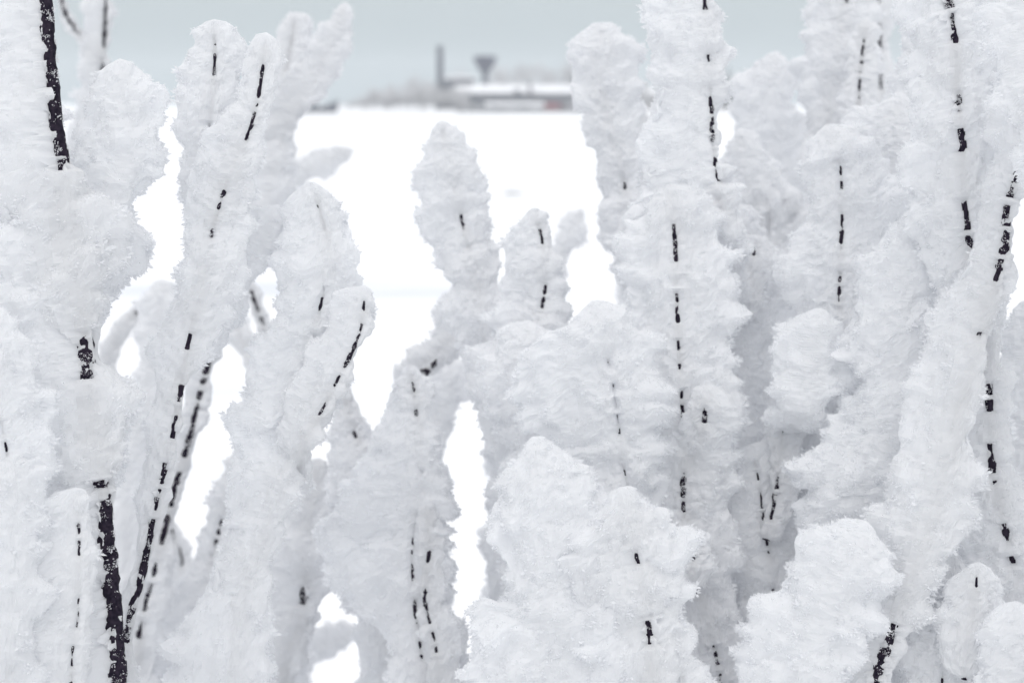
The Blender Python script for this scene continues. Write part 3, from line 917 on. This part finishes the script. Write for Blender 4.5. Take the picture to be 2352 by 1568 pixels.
# boat frozen in at the left
Y = 690
r = empty('moored_boat', (at_dist(740, Y), Y, 0), 'dark blue boat with a small wheelhouse frozen in at the left end of the shore', 'boat'); WORLD[r.name] = tuple(r.location)
xa, xb = at_dist(704, Y), at_dist(786, Y)
n = 24
V = []; F4 = []
prof = [(0.0, -0.2), (.75, .1), (1.0, 1.0)]
for i in range(n + 1):
    t = i / n
    bx = xa + (xb - xa) * t
    wd = 2.2 * (1 - abs(2 * t - 1) ** 2.6) ** .6 + .03
    top = px2m(18, Y) * (0.75 + 1.05 * max(0, t - .45) ** 1.6 * 2.2 + .10 * (1 - t))
    for sgn in (-1, 1):
        for a, b in (prof if sgn > 0 else prof[::-1]):
            V.append((bx + (b * 1.2 * (t - .5)), Y + sgn * wd * a, b * top))
m_ = 6
for i in range(n):
    for j in range(m_):
        a = i * m_ + j; b = i * m_ + (j + 1) % m_
        F4.append((a, b, b + m_, a + m_))
mesh_np('hull', V, F4, [], [M_HULL], r)
zt = px2m(9, Y)
MB().box(at_dist(722, Y), at_dist(744, Y), Y - 1.3, Y + 1.3, zt * .8, z_at(247, Y)).build('deckhouse', M_DECK, r)
MB().box(at_dist(727, Y), at_dist(741, Y), Y - 1.0, Y + 1.0, z_at(247, Y) + .005, z_at(238, Y)).build('wheelhouse', M_DECK, r)
MB().lathe(at_dist(734, Y), Y, [(.28, z_at(238, Y) + .01), (.16, z_at(224, Y))], 8).build('mast', M_HULL, r)
for i in range(3):
    MB().box(at_dist(729 + i * 4, Y), at_dist(731.6 + i * 4, Y), Y - 1.06, Y - 1.02, z_at(244, Y), z_at(240.5, Y)).build('window', M_GLASS, r)

# red truck on the quay
Y = 708
r = empty('red_truck', (at_dist(1270, Y), Y, 0), 'dull red lorry parked at the right end of the quay', 'truck'); WORLD[r.name] = tuple(r.location)
zb, ztp = z_at(256, Y), z_at(236, Y)
MB().box(at_dist(1249, Y), at_dist(1280, Y), Y - 1.25, Y + 1.25, zb, ztp).build('cargo_box', M_RED, r)
mb = MB(); xa, xb = at_dist(1281.5, Y), at_dist(1295, Y); n0 = 0
zz = [(xa, zb - .2), (xb, zb - .2), (xb, zb + 1.0), (xb - .6, ztp - .5), (xa, ztp - .5)]
mb.v = [(x, Y - 1.2, z) for x, z in zz] + [(x, Y + 1.2, z) for x, z in zz]
mb.f4 = [(i, (i + 1) % 5, 5 + (i + 1) % 5, 5 + i) for i in range(5)] + [(0, 2, 1, 0)][:0]
mb.f3 = [(0, 2, 1), (0, 3, 2), (0, 4, 3), (5, 6, 7), (5, 7, 8), (5, 8, 9)]
mb.build('cab', M_RED, r)
MB().box(xa + .6, xb - .75, Y - 1.23, Y - 1.21, zb + 1.1, ztp - .8).build('window', M_GLASS, r)
for xx in (1254, 1262, 1288):
    for yy_ in (Y - 1.2, Y + .9):
        c_ = at_dist(xx, Y)
        V = []; F4 = []; F3 = []
        for yo in (yy_, yy_ + .3):
            for k in range(14):
                a = 2 * math.pi * k / 14
                V.append((c_ + .55 * math.cos(a), yo, zb - .35 + .55 * math.sin(a)))
        for k in range(14):
            F4.append((k, (k + 1) % 14, 14 + (k + 1) % 14, 14 + k))
        V += [(c_, yy_, zb - .35), (c_, yy_ + .3, zb - .35)]
        for k in range(14):
            F3 += [(28, (k + 1) % 14, k), (29, 14 + k, 14 + (k + 1) % 14)]
        mesh_np('wheel', V, F4, F3, [M_TYRE], r)


# trees of the far shore
def far_tree_mesh(seed, h, w, conifer):
    rg = np.random.default_rng(seed)
    tr = MB()
    tr.lathe(0, 0, [(h * .022, -0.4), (h * .014, h * .5), (h * .004, h * .96)], 7)
    tips = []
    for i in range(16 if not conifer else 0):
        z0 = h * rg.uniform(.22, .8)
        a = rg.uniform(0, 6.28); ln = w * .5 * rg.uniform(.5, 1.0) * (1.15 - abs(z0 / h - .5))
        p0 = np.array((0, 0, z0)); p1 = p0 + np.array((math.cos(a) * ln, math.sin(a) * ln, ln * rg.uniform(.4, 1.0)))
        sd = np.array((-math.sin(a), math.cos(a), 0)) * h * .006
        n = len(tr.v)
        tr.v += [tuple(p0 - sd), tuple(p0 + sd), tuple(p1), tuple(p0 + np.array((0, 0, h * .014)))]
        tr.f3 += [(n, n + 1, n + 2), (n + 1, n + 3, n + 2), (n + 3, n, n + 2)]
        tips.append((p0, p1))
    K = 2200 if not conifer else 1500
    if conifer:
        z = h * (1 - rg.random(K) ** .6 * .9)
        tier = .75 + .35 * np.sin(z / h * 40)
        rr = (1 - z / h) * w * .5 * tier * np.sqrt(rg.random(K)) * 1.15
        a = rg.uniform(0, 6.28, K)
        cen = np.stack((rr * np.cos(a), rr * np.sin(a), z - rr * .25), -1)
    else:
        nb = 15
        cc = np.stack([p0 * (1 - t) + p1 * t for (p0, p1), t in zip(tips[:nb], rg.uniform(.6, 1.1, nb))])
        cc = np.vstack((cc, [(0, 0, h * .8), (0, 0, h * .6), (0, 0, h * .45)]))
        i = rg.integers(0, len(cc), K)
        cen = cc[i] + rg.normal(0, 1, (K, 3)) * np.array((w * .10, w * .10, h * .075))
    s = h * .022
    u = rg.normal(0, 1, (K, 3)); u /= np.linalg.norm(u, axis=1)[:, None]
    v = np.cross(u, rg.normal(0, 1, (K, 3))); v /= np.linalg.norm(v, axis=1)[:, None]
    u *= s * rg.uniform(.6, 1.7, (K, 1)); v *= s * .55
    V = np.stack((cen - u, cen + v, cen + u, cen - v), 1).reshape(-1, 3)
    F = np.arange(K * 4).reshape(-1, 4)
    return tr, V, F


PROTO = {}


def far_tree(x, Y, ytop, wpx, kind, label, group='frosted trees on the far shore'):
    group = 'bushes in the row between the boat and the quay' if 'dense row' in label else group
    g = float(gz(Y))
    h = z_at(ytop, Y) - g
    w_ = px2m(wpx, Y)
    key = (kind, (len([1 for k in TREES if k[0] == kind])) % 3)
    TREES.append((kind,))
    if key not in PROTO:
        tr, V, F = far_tree_mesh(hash(key[1]) + (50 if kind == 'c' else 10), 10.0, 8.0, kind == 'c')
        t_ = tr.build('trunk', M_FTRUNK); c_ = mesh_np('crown', V, F, [], [M_CONIFER if kind == 'c' else M_FROSTTWIG])
        PROTO[key] = (t_.data, c_.data)
        bpy.data.objects.remove(t_); bpy.data.objects.remove(c_)
    td, cd = PROTO[key]
    r = empty('conifer' if kind == 'c' else 'frosted_tree', (at_dist(x, Y), Y, g - .05), label, 'tree', group)
    r.scale = (w_ / 8.0, w_ / 8.0, h / 10.0)
    r.rotation_euler = (0, 0, random.uniform(0, 6.28))
    for nm, dd in (('trunk', td), ('crown', cd)):
        o = bpy.data.objects.new(nm, dd); COL.objects.link(o); o.parent = r
    return r


TREES = []
for x, Y, yt, wp, kd, lb in (
        (812, 722, 236, 40, 'b', 'low pale frosted bush nearest to the boat on the far shore'),
        (850, 722, 226, 44, 'b', 'leftmost grey frosted bush of the far shore, just right of the boat'),
        (872, 735, 206, 40, 'b', 'frosted tree second from the boat on the far shore'),
        (895, 718, 232, 50, 'b', 'low frosted bush at the ice edge left of the tree clump'),
        (905, 760, 196, 44, 'b', 'slim frosted tree behind the low bush on the far shore'),
        (935, 722, 214, 60, 'b', 'grey frosted tree at the left of the shore clump'),
        (952, 765, 182, 50, 'b', 'taller frosted tree behind the shore clump'),
        (975, 718, 204, 74, 'b', 'widest grey tree of the clump left of the chimney'),
        (985, 758, 190, 60, 'b', 'frosted tree close to the left of the chimney'),
        (1008, 716, 212, 56, 'b', 'frosted tree in front of the chimney foot'),
        (1035, 722, 208, 60, 'b', 'frosted tree just right of the chimney foot'),
        (1060, 728, 222, 40, 'b', 'low frosted tree at the left end of the quay'),
        (1062, 790, 172, 50, 'b', 'frosted tree behind the boiler house'),
        (1084, 709, 240, 44, 'b', 'low frosted bush on the quay left of the shed'),
        (1112, 709, 246, 36, 'b', 'low frosted bush at the left corner of the shed'),
        (1172, 708, 248, 34, 'b', 'tiny frosted bush in front of the middle of the shed'),
        (1228, 708, 244, 36, 'b', 'low frosted bush at the right corner of the shed'),
        (1310, 712, 236, 44, 'b', 'frosted bush right of the red lorry'),
        (1155, 850, 158, 70, 'b', 'pale hazy tree right of the water tower'),
        (1205, 860, 150, 70, 'b', 'pale hazy tree behind the middle of the long workshop'),
        (1250, 840, 160, 70, 'b', 'pale hazy tree above the right half of the workshop roof'),
        (1298, 850, 148, 60, 'b', 'pale hazy tree above the red lorry'),
        (1312, 790, 165, 34, 'c', 'dark narrow tree beside the frosted knob'),
        (1440, 720, 196, 36, 'c', 'small dark conifer in the gap right of the frosted knob'),
        (1470, 740, 190, 50, 'b', 'frosted shore tree glimpsed right of the knob'),
        (1658, 735, 150, 34, 'c', 'dark conifer beside the right edge of the tall broad column'),
        (1690, 800, 166, 70, 'b', 'frosted shore tree above the barn roof'),
        (1838, 740, 186, 34, 'c', 'small dark conifer seen under the rounded lobe'),
        (2045, 735, 166, 40, 'c', 'dark conifer by the far thin dashed twig'),
        (2060, 790, 176, 70, 'b', 'frosted shore tree behind the upright trunk'),
        (375, 730, 226, 40, 'c', 'small blue grey conifer far off at the left'),
        (1550, 790, 176, 80, 'b', 'frosted shore tree hidden behind the tall broad column')):
    far_tree(x, Y, yt, wp, kd, lb)
rt = random.Random(5)
for i in range(11):
    far_tree(842 + i * 21 + rt.uniform(-8, 8), rt.uniform(712, 722), 222 - 1.6 * i + rt.uniform(-11, 11), rt.uniform(34, 62), 'b',
             'grey frosted bush in the dense row between the boat and the quay')

# low hummock of ice on the river
Y = 34.0
Y = CAMZ / math.tan(PITCH + math.atan((446 - 784) / FPX))
cx_ = at_dist(1176, Y)
n = 28
V, F4, F3 = [], [], []
for i in range(6):
    rr = (1 - i / 6)
    for k in range(n):
        a = 2 * math.pi * k / n
        q_ = 1 + .25 * math.sin(3 * a + 1) + .12 * math.sin(7 * a)
        V.append((cx_ + .46 * rr * q_ * math.cos(a), Y + .5 * rr * q_ * math.sin(a), -.03 + .17 * (1 - rr ** 1.6) + .02 * math.sin(5 * a + i)))
for i in range(5):
    for k in range(n):
        k2 = (k + 1) % n
        F4.append((i * n + k, i * n + k2, (i + 1) * n + k2, (i + 1) * n + k))
V.append((cx_, Y, .16))
for k in range(n):
    F3.append((6 * n, 5 * n + k, 5 * n + (k + 1) % n))
hm = mesh_np('ice_hummock', V, F4, F3, [simple_mat('grey_ice', (0.40, 0.42, 0.44), (0.6, 0.62, 0.64), 6, 0.5)])
tag(hm, 'small grey lump of ice lying on the open snow right of the slender column', 'ice lump')

# ------------------------------------------------------------------ haze over the river
def haze():
    mb = MB().box(-1560, 1560, -90, 1960, -1.5, 60)
    mt, n, o_ = new_mat('haze')
    v = n.nodes.new('ShaderNodeVolumePrincipled')
    v.inputs['Color'].default_value = (0.93, 0.97, 1.0, 1)
    v.inputs['Density'].default_value = 0.00042
    v.inputs['Anisotropy'].default_value = 0.0
    n.links.new(v.outputs[0], o_.inputs['Volume'])
    o = mb.build('haze', mt)
    tag(o, 'pale winter haze over the river', 'haze', kind='stuff')


haze()
